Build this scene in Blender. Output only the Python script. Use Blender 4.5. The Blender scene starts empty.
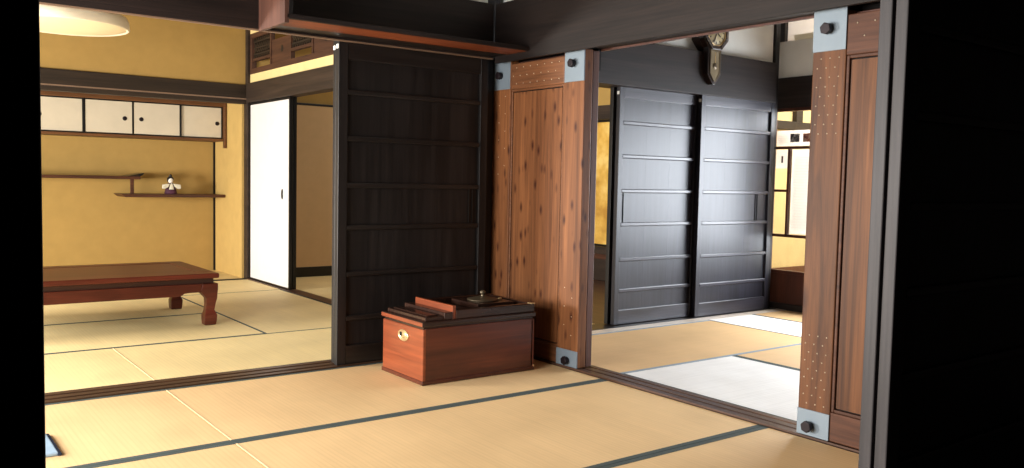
import bpy, bmesh, math, random
from mathutils import Vector, Matrix
random.seed(7)
PI = math.pi
S = bpy.context.scene
COL = S.collection

# ------------------------------------------------------------------ materials
def srgb(r, g, b):
    f = lambda c: (c/255/12.92) if c <= 10 else ((c/255+0.055)/1.055)**2.4
    return (f(r), f(g), f(b), 1)

def new_mat(name, rough=0.5, spec=0.5):
    m = bpy.data.materials.new(name); m.use_nodes = True
    nt = m.node_tree; b = nt.nodes['Principled BSDF']
    b.inputs['Roughness'].default_value = rough
    b.inputs['Specular IOR Level'].default_value = spec
    return m, nt, b

def coords(nt, scale, rot=(0, 0, 0)):
    tc = nt.nodes.new('ShaderNodeTexCoord'); mp = nt.nodes.new('ShaderNodeMapping')
    mp.inputs['Scale'].default_value = scale; mp.inputs['Rotation'].default_value = rot
    nt.links.new(tc.outputs['Object'], mp.inputs['Vector'])
    return mp.outputs['Vector']

def noise(nt, vec, scale, detail=4, rough=0.55, dist=0.0):
    n = nt.nodes.new('ShaderNodeTexNoise')
    n.inputs['Scale'].default_value = scale; n.inputs['Detail'].default_value = detail
    n.inputs['Roughness'].default_value = rough; n.inputs['Distortion'].default_value = dist
    nt.links.new(vec, n.inputs['Vector']); return n.outputs['Fac']

def ramp(nt, fac, stops):
    r = nt.nodes.new('ShaderNodeValToRGB')
    while len(r.color_ramp.elements) < len(stops): r.color_ramp.elements.new(0.5)
    for e, (p, c) in zip(r.color_ramp.elements, stops): e.position = p; e.color = c
    nt.links.new(fac, r.inputs['Fac']); return r.outputs['Color']

def mix(nt, a, b, fac, mode='MIX'):
    m = nt.nodes.new('ShaderNodeMix'); m.data_type = 'RGBA'; m.blend_type = mode
    for s, v in ((m.inputs[6], a), (m.inputs[7], b), (m.inputs[0], fac)):
        if hasattr(v, 'is_linked'): nt.links.new(v, s)
        else: s.default_value = v
    return m.outputs[2]

def bump(nt, b, fac, strength=0.2, dist=0.002):
    n = nt.nodes.new('ShaderNodeBump'); n.inputs['Strength'].default_value = strength
    n.inputs['Distance'].default_value = dist
    nt.links.new(fac, n.inputs['Height']); nt.links.new(n.outputs['Normal'], b.inputs['Normal'])

def plain(name, col, rough=0.6, spec=0.4, metal=0.0, var=0.06):
    m, nt, b = new_mat(name, rough, spec); b.inputs['Metallic'].default_value = metal
    f = noise(nt, coords(nt, (1, 1, 1)), 9, 5)
    c2 = tuple(c*(1-var*2.2) for c in col[:3])+(1,)
    c1 = tuple(min(1, c*(1+var)) for c in col[:3])+(1,)
    nt.links.new(ramp(nt, f, [(0.3, c2), (0.7, c1)]), b.inputs['Base Color'])
    return m

def wood(name, dark, light, axis='Z', rough=0.42, spec=0.5, fine=1.0, knots=None, bumps=0.25):
    m, nt, b = new_mat(name, rough, spec)
    long = 0.55; cross = 9.0*fine
    sc = {'X': (long, cross, cross), 'Y': (cross, long, cross), 'Z': (cross, cross, long)}[axis]
    v = coords(nt, sc)
    f1 = noise(nt, v, 1.6, 5, 0.6, 0.9)
    sc2 = {'X': (1.2, 60*fine, 60*fine), 'Y': (60*fine, 1.2, 60*fine), 'Z': (60*fine, 60*fine, 1.2)}[axis]
    f2 = noise(nt, coords(nt, sc2), 2.0, 3, 0.6)
    c = ramp(nt, f1, [(0.28, dark), (0.5, tuple((dark[i]*0.5+light[i]*0.5) for i in range(3))+(1,)), (0.72, light)])
    g = ramp(nt, f2, [(0.3, (0.62, 0.62, 0.62, 1)), (0.65, (1.1, 1.1, 1.1, 1))])
    c = mix(nt, c, g, 0.8, 'MULTIPLY')
    if knots:
        vk = nt.nodes.new('ShaderNodeTexVoronoi'); vk.inputs['Scale'].default_value = knots[0]
        ks = {'X': (0.4, 1, 1), 'Y': (1, 0.4, 1), 'Z': (1, 1, 0.4)}[axis]
        nt.links.new(coords(nt, ks), vk.inputs['Vector'])
        k = ramp(nt, vk.outputs['Distance'], [(0.07, (1, 1, 1, 1)), (knots[1], (0, 0, 0, 1))])
        c = mix(nt, c, knots[2], k)
    nt.links.new(c, b.inputs['Base Color'])
    bump(nt, b, f2, bumps, 0.0015)
    return m

def tatami_mat_material(name, base, along='X', sheen=0.0):
    m, nt, b = new_mat(name, 0.62, 0.35)
    sc = (1, 1, 1)
    v = coords(nt, sc)
    w = nt.nodes.new('ShaderNodeTexWave'); w.wave_type = 'BANDS'; w.bands_direction = along
    w.inputs['Scale'].default_value = 16; w.inputs['Distortion'].default_value = 0.25
    nt.links.new(v, w.inputs['Vector'])
    w2 = nt.nodes.new('ShaderNodeTexWave'); w2.wave_type = 'BANDS'; w2.bands_direction = 'Y' if along == 'X' else 'X'
    w2.inputs['Scale'].default_value = 60; w2.inputs['Distortion'].default_value = 0.6
    nt.links.new(v, w2.inputs['Vector'])
    st = (40, 1.5, 1) if along == 'X' else (1.5, 40, 1)
    n1 = noise(nt, coords(nt, st), 1.5, 4, 0.6)
    n2 = noise(nt, v, 2.2, 3)
    d = tuple(c*0.93 for c in base[:3])+(1,); l = tuple(min(1, c*1.04) for c in base[:3])+(1,)
    c = ramp(nt, n1, [(0.2, d), (0.8, l)])
    c = mix(nt, c, ramp(nt, n2, [(0.35, (0.93, 0.92, 0.9, 1)), (0.65, (1.04, 1.04, 1.03, 1))]), 1.0, 'MULTIPLY')
    c = mix(nt, c, ramp(nt, w.outputs['Fac'], [(0.0, (0.955, 0.95, 0.94, 1)), (0.4, (1, 1, 1, 1))]), 1.0, 'MULTIPLY')
    nt.links.new(c, b.inputs['Base Color'])
    bump(nt, b, w2.outputs['Fac'], 0.12, 0.001)
    return m

def glass_material(name, alpha=0.12):
    m, nt, b = new_mat(name, 0.03, 0.5)
    out = nt.nodes['Material Output']
    tr = nt.nodes.new('ShaderNodeBsdfTransparent'); mx = nt.nodes.new('ShaderNodeMixShader')
    gl = nt.nodes.new('ShaderNodeBsdfGlossy'); gl.inputs['Roughness'].default_value = 0.03
    mx.inputs['Fac'].default_value = alpha*0.6
    nt.links.new(tr.outputs[0], mx.inputs[1]); nt.links.new(gl.outputs[0], mx.inputs[2])
    nt.links.new(mx.outputs[0], out.inputs['Surface'])
    return m

def photo_material(name, c1, c2, c3):
    m, nt, b = new_mat(name, 0.4)
    f = noise(nt, coords(nt, (1, 1, 1)), 38, 4)
    nt.links.new(ramp(nt, f, [(0.35, c1), (0.5, c2), (0.62, c3)]), b.inputs['Base Color']); return m

M = {}
M['black_z'] = wood('blackened_wood_vertical', srgb(14, 12, 12), srgb(40, 36, 35), 'Z', 0.42, 0.32)
M['black_x'] = wood('blackened_wood_along', srgb(16, 13, 12), srgb(42, 36, 33), 'X', 0.38, 0.4)
M['black_y'] = wood('blackened_wood_across', srgb(26, 20, 18), srgb(58, 47, 42), 'Y', 0.42, 0.45)
M['near_z'] = wood('near_black_board', srgb(10, 9, 9), srgb(26, 23, 22), 'Z', 0.5, 0.15)
M['near_edge'] = wood('lit_black_edge', srgb(38, 35, 36), srgb(70, 65, 66), 'Z', 0.5, 0.3)  # lighter copy of the black wood, side light painted on door ends
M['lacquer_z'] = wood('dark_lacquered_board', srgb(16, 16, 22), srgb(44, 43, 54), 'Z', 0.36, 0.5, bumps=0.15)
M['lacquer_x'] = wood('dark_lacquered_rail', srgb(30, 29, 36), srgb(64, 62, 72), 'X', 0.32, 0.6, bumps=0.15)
M['beam_x'] = wood('smoked_beam_along', srgb(22, 17, 16), srgb(46, 36, 33), 'X', 0.55, 0.25)
M['beam_y'] = wood('smoked_beam_across', srgb(20, 15, 14), srgb(42, 32, 28), 'Y', 0.55, 0.25)
M['sill_x'] = wood('threshold_along', srgb(56, 38, 26), srgb(96, 68, 48), 'X', 0.4, 0.4)
M['sill_y'] = wood('threshold_across', srgb(60, 40, 30), srgb(104, 74, 58), 'Y', 0.4, 0.4)
M['lip'] = plain('pale_lintel_edge', srgb(128, 104, 86), 0.5, 0.3)  # thin edge strip, paler brown than the beams
M['groove'] = plain('shadowed_groove', srgb(20, 15, 13), 0.7, 0.2)
M['cedar'] = wood('reddish_cedar', srgb(98, 60, 37), srgb(146, 94, 57), 'Z', 0.45, 0.28, 1.0, (19.0, 0.3, srgb(62, 30, 18)))
M['cedar_rail'] = wood('reddish_cedar_rail', srgb(96, 60, 37), srgb(132, 85, 54), 'Y', 0.42, 0.45, 1.0)
M['cedar_dark'] = wood('brown_cedar', srgb(58, 34, 22), srgb(122, 77, 44), 'Z', 0.48, 0.2, 1.1, (4.0, 0.16, srgb(62, 36, 24)))
M['cedar_dark_rail'] = wood('brown_cedar_rail', srgb(62, 38, 28), srgb(104, 67, 49), 'Y', 0.48, 0.2, 1.0)
M['door_edge'] = wood('aged_door_edge', srgb(74, 44, 36), srgb(104, 66, 54), 'Z', 0.5, 0.4)
M['red_board'] = wood('shelf_board_warm_bounce', srgb(104, 50, 25), srgb(150, 78, 40), 'X', 0.5, 0.4)  # orange tone paints warm floor bounce on the shelf underside
M['end_board'] = wood('brown_end_board', srgb(66, 42, 34), srgb(100, 66, 54), 'Z', 0.5, 0.4)
M['chest'] = wood('polished_redbrown_shaded', srgb(62, 26, 16), srgb(104, 48, 28), 'X', 0.28, 0.5, 0.5, bumps=0.06)  # darker copy for the front, turned from the left light
M['chest_side'] = wood('polished_redbrown_lit', srgb(112, 52, 30), srgb(148, 76, 44), 'Y', 0.28, 0.5, 0.5, bumps=0.06)  # brighter copy for the ends, left daylight put into the colour
M['chest_dark'] = wood('dark_polished_rim', srgb(34, 20, 15), srgb(62, 38, 28), 'X', 0.25, 0.5, 0.5, bumps=0.06)
M['table'] = wood('polished_rosewood', srgb(66, 27, 17), srgb(108, 48, 32), 'X', 0.32, 0.35, 0.6, bumps=0.06)
M['table_dark'] = wood('dark_rosewood', srgb(40, 20, 14), srgb(64, 32, 22), 'X', 0.35, 0.5, 0.6, bumps=0.06)
M['ranma'] = wood('carved_wood', srgb(54, 34, 26), srgb(88, 58, 42), 'Y', 0.55, 0.35)
M['ranma_dark'] = wood('carved_wood_dark', srgb(34, 26, 20), srgb(56, 44, 32), 'Y', 0.6, 0.3)
M['nageshi_x'] = wood('brown_tie_beam_along', srgb(34, 26, 19), srgb(58, 45, 33), 'X', 0.55, 0.35)
M['nageshi_y'] = wood('brown_tie_beam_across', srgb(38, 29, 23), srgb(64, 50, 40), 'Y', 0.55, 0.35)
M['cab_frame'] = wood('cabinet_frame_wood', srgb(84, 52, 26), srgb(118, 76, 42), 'X', 0.5, 0.4)
M['shelf_wood'] = wood('shelf_wood', srgb(58, 32, 20), srgb(92, 52, 32), 'X', 0.45, 0.4)
M['pale_sill'] = plain('sill_painted_glare', srgb(214, 200, 184), 0.35, 0.5)  # grazing reflection on the sill, painted as a pale tone
M['yellow'] = plain('ochre_earth_plaster', srgb(170, 138, 80), 0.9, 0.1, 0, 0.03)
M['yellow2'] = plain('light_ochre_plaster', srgb(228, 204, 146), 0.9, 0.1, 0, 0.03)
M['white'] = plain('white_plaster', srgb(226, 224, 216), 0.9, 0.1, 0, 0.02)
M['cream'] = plain('cream_plaster', srgb(246, 240, 214), 0.9, 0.1, 0, 0.02)
M['paper'] = plain('white_door_paper', srgb(220, 217, 216), 0.8, 0.15, 0, 0.015)
M['paper_cab'] = plain('offwhite_cabinet_paper', srgb(204, 192, 170), 0.8, 0.15, 0, 0.02)
M['paper_tan'] = plain('tan_door_paper', srgb(206, 174, 132), 0.85, 0.1, 0, 0.02)
def translucent_paper(name, col):
    m, nt, b = new_mat(name, 0.8, 0.1)
    b.inputs['Base Color'].default_value = col
    f = noise(nt, coords(nt, (1, 1, 1)), 12, 3)
    c = ramp(nt, f, [(0.3, tuple(x*0.95 for x in col[:3])+(1,)), (0.7, col)]); nt.links.new(c, b.inputs['Base Color'])
    tr = nt.nodes.new('ShaderNodeBsdfTranslucent'); nt.links.new(c, tr.inputs['Color'])
    mx = nt.nodes.new('ShaderNodeMixShader'); mx.inputs['Fac'].default_value = 0.6
    nt.links.new(b.outputs[0], mx.inputs[1]); nt.links.new(tr.outputs[0], mx.inputs[2])
    nt.links.new(mx.outputs[0], nt.nodes['Material Output'].inputs['Surface']); return m
M['notice'] = translucent_paper('notice_paper', srgb(244, 238, 232))
M['ink'] = translucent_paper('grey_ink', srgb(236, 229, 223))
M['ink_dark'] = plain('dark_ink', srgb(70, 64, 66), 0.8, 0.1)
M['photo_a'] = photo_material('photo_print_dark', srgb(40, 44, 50), srgb(110, 104, 96), srgb(190, 190, 190))
M['photo_b'] = photo_material('photo_print_warm', srgb(90, 36, 26), srgb(176, 104, 70), srgb(210, 190, 170))
M['frame_black'] = plain('black_lacquer_frame', srgb(20, 18, 17), 0.3, 0.5)
M['frame_brown'] = wood('window_frame_wood', srgb(56, 28, 18), srgb(88, 46, 30), 'Z', 0.5, 0.4)
M['iron'] = plain('black_iron', srgb(34, 26, 30), 0.4, 0.5, 0.5)
M['plate'] = plain('grey_metal_plate', srgb(122, 134, 144), 0.5, 0.4, 0.2, 0.03)
M['nail'] = plain('pale_nail_metal', srgb(206, 190, 164), 0.35, 0.5, 0.4)
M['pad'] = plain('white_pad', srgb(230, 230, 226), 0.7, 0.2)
M['brass'] = plain('aged_brass', srgb(206, 176, 128), 0.3, 0.5, 0.6)
M['bronze'] = plain('dull_bronze', srgb(92, 80, 62), 0.4, 0.5, 0.6)
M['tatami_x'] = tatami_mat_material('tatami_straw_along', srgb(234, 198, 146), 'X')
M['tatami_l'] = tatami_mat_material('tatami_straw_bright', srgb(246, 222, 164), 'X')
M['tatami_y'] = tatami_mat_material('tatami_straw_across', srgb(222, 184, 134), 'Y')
M['tatami_w'] = tatami_mat_material('tatami_straw_painted_sheen', srgb(247, 246, 244), 'Y')  # whitened straw: window sheen painted into the mat colour
M['heri'] = plain('bluegrey_cloth_border', srgb(80, 90, 88), 0.85, 0.15, 0, 0.08)
M['heri_l'] = plain('lit_bluegrey_cloth_border', srgb(150, 164, 174), 0.85, 0.15, 0, 0.06)  # lighter copy of the border, daylight painted into the cloth
M['seam'] = plain('pale_seam_thread', srgb(236, 208, 164), 0.85, 0.1)
M['cushion'] = plain('pale_blue_cloth', srgb(150, 172, 190), 0.85, 0.15)
M['cushion_edge'] = plain('navy_cloth', srgb(40, 48, 66), 0.85, 0.15)
M['shade'] = plain('white_lamp_shade', srgb(244, 232, 206), 0.7, 0.2, 0, 0.01)
M['glass'] = glass_material('window_glass')
M['ceiling'] = wood('ceiling_boards', srgb(70, 52, 38), srgb(104, 80, 60), 'X', 0.6, 0.3)
M['doll_face'] = plain('doll_white', srgb(240, 232, 222), 0.5, 0.3)
M['doll_hair'] = plain('doll_black_hair', srgb(26, 24, 28), 0.4, 0.4)
M['doll_robe'] = plain('doll_robe_navy_red', srgb(86, 50, 66), 0.7, 0.2, 0, 0.3)
M['doll_sleeve'] = plain('doll_sleeve_cream', srgb(216, 208, 186), 0.7, 0.2)
M['gold'] = photo_material('gold_mottled_paper', srgb(190, 140, 60), srgb(222, 176, 84), srgb(240, 204, 120))
M['gold'].node_tree.nodes['Noise Texture'].inputs['Scale'].default_value = 4
M['clock_wood'] = wood('clock_case_wood', srgb(22, 14, 12), srgb(46, 28, 22), 'Z', 0.3, 0.5)
M['dial'] = plain('aged_clock_dial', srgb(160, 144, 108), 0.5, 0.3)
M['clock_glass'] = plain('dim_clock_glass', srgb(120, 108, 86), 0.15, 0.5)
M['ground'] = plain('outside_ground', srgb(150, 140, 126), 0.9, 0.1)

# ------------------------------------------------------------------ mesh helpers
class MB:
    def __init__(s): s.v = []; s.f = []; s.smooth = []
    def add(s, vs, fs, smooth=False):
        o = len(s.v); s.v += [tuple(p) for p in vs]; s.f += [tuple(i+o for i in f) for f in fs]; s.smooth += [smooth]*len(fs); return s
    def box(s, x0, x1, y0, y1, z0, z1):
        x0, x1 = sorted((x0, x1)); y0, y1 = sorted((y0, y1)); z0, z1 = sorted((z0, z1))
        return s.add([(x0,y0,z0),(x1,y0,z0),(x1,y1,z0),(x0,y1,z0),(x0,y0,z1),(x1,y0,z1),(x1,y1,z1),(x0,y1,z1)],
              [(0,3,2,1),(4,5,6,7),(0,1,5,4),(1,2,6,5),(2,3,7,6),(3,0,4,7)])
    def prism(s, poly, fn, d0, d1):
        """poly: 2-D outline (counter-clockwise), fn(a,b,d) -> xyz"""
        n = len(poly)
        vs = [fn(a, b, d0) for a, b in poly]+[fn(a, b, d1) for a, b in poly]
        fs = [tuple(range(n-1, -1, -1)), tuple(range(n, 2*n))]+[(i, (i+1) % n, n+(i+1) % n, n+i) for i in range(n)]
        return s.add(vs, fs)
    def lathe(s, prof, c, axis='Z', seg=32, sx=1.0, sy=1.0):
        vs = []; fs = []; n = len(prof)
        for k in range(seg):
            a = 2*PI*k/seg
            for r, h in prof:
                p = (r*math.cos(a)*sx, r*math.sin(a)*sy, h)
                if axis == 'X': p = (p[2], p[0], p[1])
                if axis == 'Y': p = (p[0], p[2], p[1])
                vs.append((c[0]+p[0], c[1]+p[1], c[2]+p[2]))
        for k in range(seg):
            k2 = (k+1) % seg
            for i in range(n-1): fs.append((k*n+i, k2*n+i, k2*n+i+1, k*n+i+1))
        return s.add(vs, fs, True)
    def ball(s, c, rx, ry, rz, seg=20, rings=12):
        prof = [(max(1e-5, math.sin(PI*i/rings)), -math.cos(PI*i/rings)) for i in range(rings+1)]
        o = len(s.v); s.lathe(prof, (0, 0, 0), 'Z', seg)
        s.v[o:] = [(c[0]+x*rx, c[1]+y*ry, c[2]+z*rz) for x, y, z in s.v[o:]]; return s
    def build(s, name, mat, parent=None, bevel=0.0, seg=2):
        off = Vector(parent.matrix_world.translation) if parent else Vector((0, 0, 0))
        if parent and parent.parent: off = Vector(parent.parent.location)+Vector(parent.location)
        elif parent: off = Vector(parent.location)
        me = bpy.data.meshes.new(name); me.from_pydata([Vector(p)-off for p in s.v], [], s.f); me.update()
        bm = bmesh.new(); bm.from_mesh(me)
        bmesh.ops.remove_doubles(bm, verts=[v for f in bm.faces if f.smooth for v in f.verts] or [], dist=1e-6)
        bmesh.ops.recalc_face_normals(bm, faces=bm.faces); bm.to_mesh(me); bm.free()
        if len(s.smooth) == len(me.polygons): me.polygons.foreach_set('use_smooth', s.smooth)
        me.materials.append(mat)
        o = bpy.data.objects.new(name, me); COL.objects.link(o)
        if parent: o.parent = parent
        if bevel:
            md = o.modifiers.new('bevel', 'BEVEL'); md.width = bevel; md.segments = seg; md.limit_method = 'ANGLE'; md.angle_limit = 0.6
        return o

def B(*a): return MB().box(*a)

def thing(name, label, cat, loc, group=None):
    o = bpy.data.objects.new(name, None); COL.objects.link(o); o.location = loc; o.empty_display_size = 0.1
    o['label'] = label; o['category'] = cat
    if group: o['group'] = group
    return o
def tag(o, label, cat, group=None):
    o['label'] = label; o['category'] = cat
    if group: o['group'] = group
    return o
def struct(name, mb, mat, bevel=0.0, parent=None):
    o = mb.build(name, mat, parent, bevel)
    if not parent: o['kind'] = 'structure'
    return o
TN = [0]
def trim(mb, mat, bevel=0.004):
    TN[0] += 1
    return struct('trim_%d' % TN[0], mb, mat, bevel)

# key planes (metres, floor z = 0): near wall y 1.21, wall 1 y 4.07-4.24, wall 2 x 2.95-3.08
Y1, Y1B, X2, X2B, LZ = 4.07, 4.24, 2.95, 3.09, 1.68
YT, YB, XS, YC, XE = 8.00, 8.90, 2.86, 4.22, 5.89

# ------------------------------------------------------------------ floors
struct('floor', MB().box(-2.2, 7.6, -1.6, 9.4, -0.16, -0.055), M['ground'])
struct('floor_alcove', B(-0.9, 2.82, 8.03, YB, -0.055, 0.0), plain('alcove_pale_floor', srgb(232, 212, 160), 0.45, 0.4))
struct('floor_back', B(XS+0.09, 4.05, Y1B+0.16, 7.95, -0.055, -0.002), M['tatami_l'])
struct('floor_back_boards', B(4.05, XE, Y1B+0.16, 7.95, -0.055, -0.002), M['sill_y'])
struct('floor_near', B(-1.6, 4.4, -1.4, 1.16, -0.055, 0.0), M['black_x'])

def mat_(label, x0, x1, y0, y1, m, along, hm, hw=0.027, group='tatami mats', seam_end=None):
    t = thing('tatami_mat', label, 'tatami mat', ((x0+x1)/2, (y0+y1)/2, -0.055), group)
    g = 0.0015
    if along == 'X':
        B(x0+g, x1-g, y0+hw, y1-hw, -0.055, 0.0).build('straw_cover', m, t)
        B(x0+g, x1-g, y0+g, y0+hw, -0.055, 0.001).build('cloth_border', hm, t)
        B(x0+g, x1-g, y1-hw, y1-g, -0.055, 0.001).build('cloth_border', hm, t)
        if seam_end is not None:
            B(seam_end-0.003, seam_end+0.003, y0+hw, y1-hw, -0.01, 0.0012).build('end_seam', M['seam'], t)
    else:
        B(x0+hw, x1-hw, y0+g, y1-g, -0.055, 0.0).build('straw_cover', m, t)
        B(x0+g, x0+hw, y0+g, y1-g, -0.055, 0.001).build('cloth_border', hm, t)
        B(x1-hw, x1-g, y0+g, y1-g, -0.055, 0.001).build('cloth_border', hm, t)
    return t
XM = 1.055
G1 = 'tatami mats of the foreground room'
mat_('straw tatami mat in front of the left threshold, left of the pale seam', -0.845, XM, 3.12, Y1-0.005, M['tatami_x'], 'X', M['heri'], group=G1)
mat_('straw tatami mat carrying the wooden chest, right of the pale seam', XM, X2-0.01, 3.12, Y1-0.005, M['tatami_x'], 'X', M['heri'], group=G1, seam_end=XM+0.005)
mat_('straw tatami mat at the lower left frame edge, second row from threshold', -0.845, XM, 2.155, 3.12, M['tatami_x'], 'X', M['heri'], group=G1)
mat_('long straw tatami mat in the foreground between two dark cloth borders', XM, X2-0.01, 2.155, 3.12, M['tatami_x'], 'X', M['heri'], group=G1, seam_end=XM+0.005)
mat_('nearest straw tatami mat, cut by the lower frame edge beside the right door', XM, X2-0.01, 1.26, 2.155, M['tatami_x'], 'X', M['heri'], group=G1)
mat_('straw tatami mat just inside the near dark wall on the left', -0.845, XM, 1.26, 2.155, M['tatami_x'], 'X', M['heri'], group=G1)
G2 = 'tatami mats of the yellow room'
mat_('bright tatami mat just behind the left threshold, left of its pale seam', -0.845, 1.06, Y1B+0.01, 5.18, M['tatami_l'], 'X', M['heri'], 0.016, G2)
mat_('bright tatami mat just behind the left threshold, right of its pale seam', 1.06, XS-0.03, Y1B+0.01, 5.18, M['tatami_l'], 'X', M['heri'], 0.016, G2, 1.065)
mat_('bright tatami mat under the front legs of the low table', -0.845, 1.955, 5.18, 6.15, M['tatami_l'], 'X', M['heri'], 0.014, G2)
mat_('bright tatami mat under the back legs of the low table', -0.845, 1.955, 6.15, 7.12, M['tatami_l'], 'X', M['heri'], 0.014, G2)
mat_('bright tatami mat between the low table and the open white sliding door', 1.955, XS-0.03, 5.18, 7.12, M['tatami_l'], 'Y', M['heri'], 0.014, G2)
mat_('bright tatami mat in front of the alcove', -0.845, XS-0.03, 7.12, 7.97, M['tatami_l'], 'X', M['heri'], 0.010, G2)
G3 = 'tatami mats of the right room'
mat_('tan tatami mat lying along the dark panels under the clock', X2B+0.01, 4.885, 3.165, 4.105, M['tatami_y'], 'X', M['heri_l'], 0.026, G3)
mat_('tatami mat painted whitish for sheen beside the right threshold', X2B+0.01, 4.01, 1.26, 3.165, M['tatami_w'], 'Y', M['heri'], 0.022, G3)
mat_('tan tatami mat right of the whitish one, partly behind the right brown door', 4.01, 4.885, 1.26, 3.165, M['tatami_y'], 'Y', M['heri'], 0.022, G3)
mat_('narrow tatami strip painted white as reflected light in the right room', 4.885, 5.42, 1.26, 4.14, M['tatami_w'], 'Y', M['heri'], 0.016, G3)  # reflected light on the floor, built as a white mat
mat_('shaded tan tatami mat at the foot of the glazed partition', 5.42, XE-0.04, 1.26, 4.14, M['tatami_y'], 'Y', M['heri'], 0.012, G3)

# thresholds
def sill_A(x0, x1, y0, y1, m, z=0.006):
    mb = MB(); n = 2; w = (y1-y0)
    g = 0.012
    ys = [y0, y0+w*0.28-g, y0+w*0.28+g, y0+w*0.68-g, y0+w*0.68+g, y1]
    mb.box(x0, x1, y0, y1, -0.055, z-0.006)
    for a, b in ((ys[0], ys[1]), (ys[2], ys[3]), (ys[4], ys[5])): mb.box(x0, x1, a, b, z-0.008, z)
    return trim(mb, m, 0.0)
sill_A(-0.9, X2-0.05, Y1, Y1B, M['sill_x'])
mb = MB().box(X2, X2B, 1.26, Y1-0.005, -0.055, 0.0)
for a, b in ((0, .04), (.058, .094), (.112, .14)): mb.box(X2+a, X2+b, 1.26, Y1-0.005, -0.002, 0.008)
trim(mb, M['sill_y'], 0)
trim(B(X2B+0.02, XE-0.05, 4.11, 4.20, -0.055, 0.002), M['pale_sill'], 0)
trim(B(X2B+0.02, XE-0.05, 4.20, 4.38, -0.055, 0.004), M['black_x'], 0)
trim(B(-0.9, 2.82, 7.985, 8.03, -0.055, 0.006), M['nageshi_x'], 0)
trim(B(XS-0.025, XS+0.085, Y1B+0.01, 8.0, -0.055, 0.004), M['sill_y'], 0)

# ------------------------------------------------------------------ structural posts and beams
trim(B(2.868, X2-0.005, 4.14, 4.30, -0.055, 2.60), M['black_z'])                       # corner pillar
trim(MB().box(-0.95, 2.868, 4.045, 4.24, LZ+0.036, 2.0).box(-0.95, 2.868, 4.045, 4.070, LZ+0.012, LZ+0.04), M['beam_x'])                    # beam over wall 1
trim(MB().box(-0.95, 2.868, 4.046, 4.069, LZ+0.006, LZ+0.0115), M['lip'], 0)
trim(MB().box(2.88, 3.10, 1.0, 4.048, LZ+0.012, 2.0).box(2.88, 2.902, 1.0, 4.048, LZ-0.016, LZ+0.02), M['beam_y'])
trim(B(3.076, 3.09, 1.3, 4.13, LZ+0.002, LZ+0.0115), M['door_edge'], 0)
trim(MB().box(3.054, 3.075, 1.3, 2.0, 1.58, LZ+0.0115).box(3.054, 3.075, 3.36, 4.13, 1.58, LZ+0.0115), M['groove'], 0)  # dark filler added to block bright gaps above the cedar doors
trim(B(X2, 3.07, 4.262, 4.40, 0.0, 2.6), M['black_z'])                                # pillar behind
struct('wall_middle', B(-0.95, 2.868, 4.11, 4.17, 2.0, 2.6), M['white'])
struct('wall_partition', B(2.955, 3.01, 1.15, 4.05, 2.0, 2.6), M['white'])
# clock wall
trim(B(X2B, 5.705, 4.19, 4.40, 1.645, 1.955), M['beam_x'])
struct('wall_clock', B(X2B, 5.75, 4.26, 4.34, 1.955, 2.75), M['white'])
trim(B(5.736, 5.79, 4.235, 4.40, 0.0, 2.75), M['black_z'])
# right room east wall
trim(B(XE-0.02, XE+0.08, 1.1, 4.40, 1.615, 1.86), M['black_y'])
struct('wall_right', B(XE, XE+0.06, 1.1, 4.40, 1.86, 2.15), M['white'])
trim(MB().box(XE-0.01, XE+0.30, 4.26, 4.46, 2.15, 2.75), M['black_y'])
struct('wall_right_upper', MB().box(XE+0.03, XE+0.032, 1.1, 4.27, 2.15, 2.75), M['notice'])  # translucent sheet, backlit by an added lamp to brighten this wall
trim(B(XE-0.01, XE+0.029, 1.1, 4.17, 2.152, 2.19), M['cream'], 0)
# left (yellow) room
trim(B(XS-0.02, XS+0.08, 8.0, 8.09, -0.055, 2.6), M['nageshi_y'])               # alcove post
trim(B(-0.95, XS-0.02, 8.03, 8.12, 1.66, 1.84), M['nageshi_x'])                   # tie beam over alcove
trim(B(-0.95, XS-0.02, 8.022, 8.03, 1.70, 1.712), M['lip'], 0)
trim(MB().box(XS-0.025, XS+0.09, 4.26, 8.0, 1.67, 1.85), M['nageshi_y'])
struct('wall_alcove_upper', B(-0.95, XS-0.02, 8.05, 8.10, 1.84, 2.6), M['yellow'])
struct('wall_back', B(-0.95, 2.82, YB, YB+0.05, -0.055, 2.6), M['yellow'])
struct('wall_alcove_side', B(2.82, 2.90, 8.09, YB+0.05, -0.055, 2.6), plain('side_ochre_plaster', srgb(192, 160, 98), 0.9, 0.1, 0, 0.03))
struct('wall_side', MB().box(XS+0.01, XS+0.06, 4.26, 8.0, 1.85, 1.935).box(XS+0.01, XS+0.06, 4.26, 8.0, 2.31, 2.6), M['yellow2'])
trim(B(2.805, 2.82, 8.875, YB, 0, 1.7), M['groove'], 0)
# left outer side: open veranda bays with posts and a lintel
struct('wall_left', B(-0.99, -0.93, 1.2, 8.95, 1.95, 2.75), M['yellow'])
trim(B(-1.0, -0.9, 1.2, 8.95, 1.80, 1.95), M['black_y'])
for y in (1.2, 4.15, 8.0): trim(B(-1.0, -0.9, y-0.05, y+0.05, -0.05, 1.8), M['black_z'])
trim(B(-1.02, -0.88, 1.26, 8.0, -0.055, 0.004), M['sill_y'], 0)
struct('wall_left_alcove', B(-0.99, -0.93, 8.05, 8.95, 0, 1.8), M['yellow'])
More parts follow.
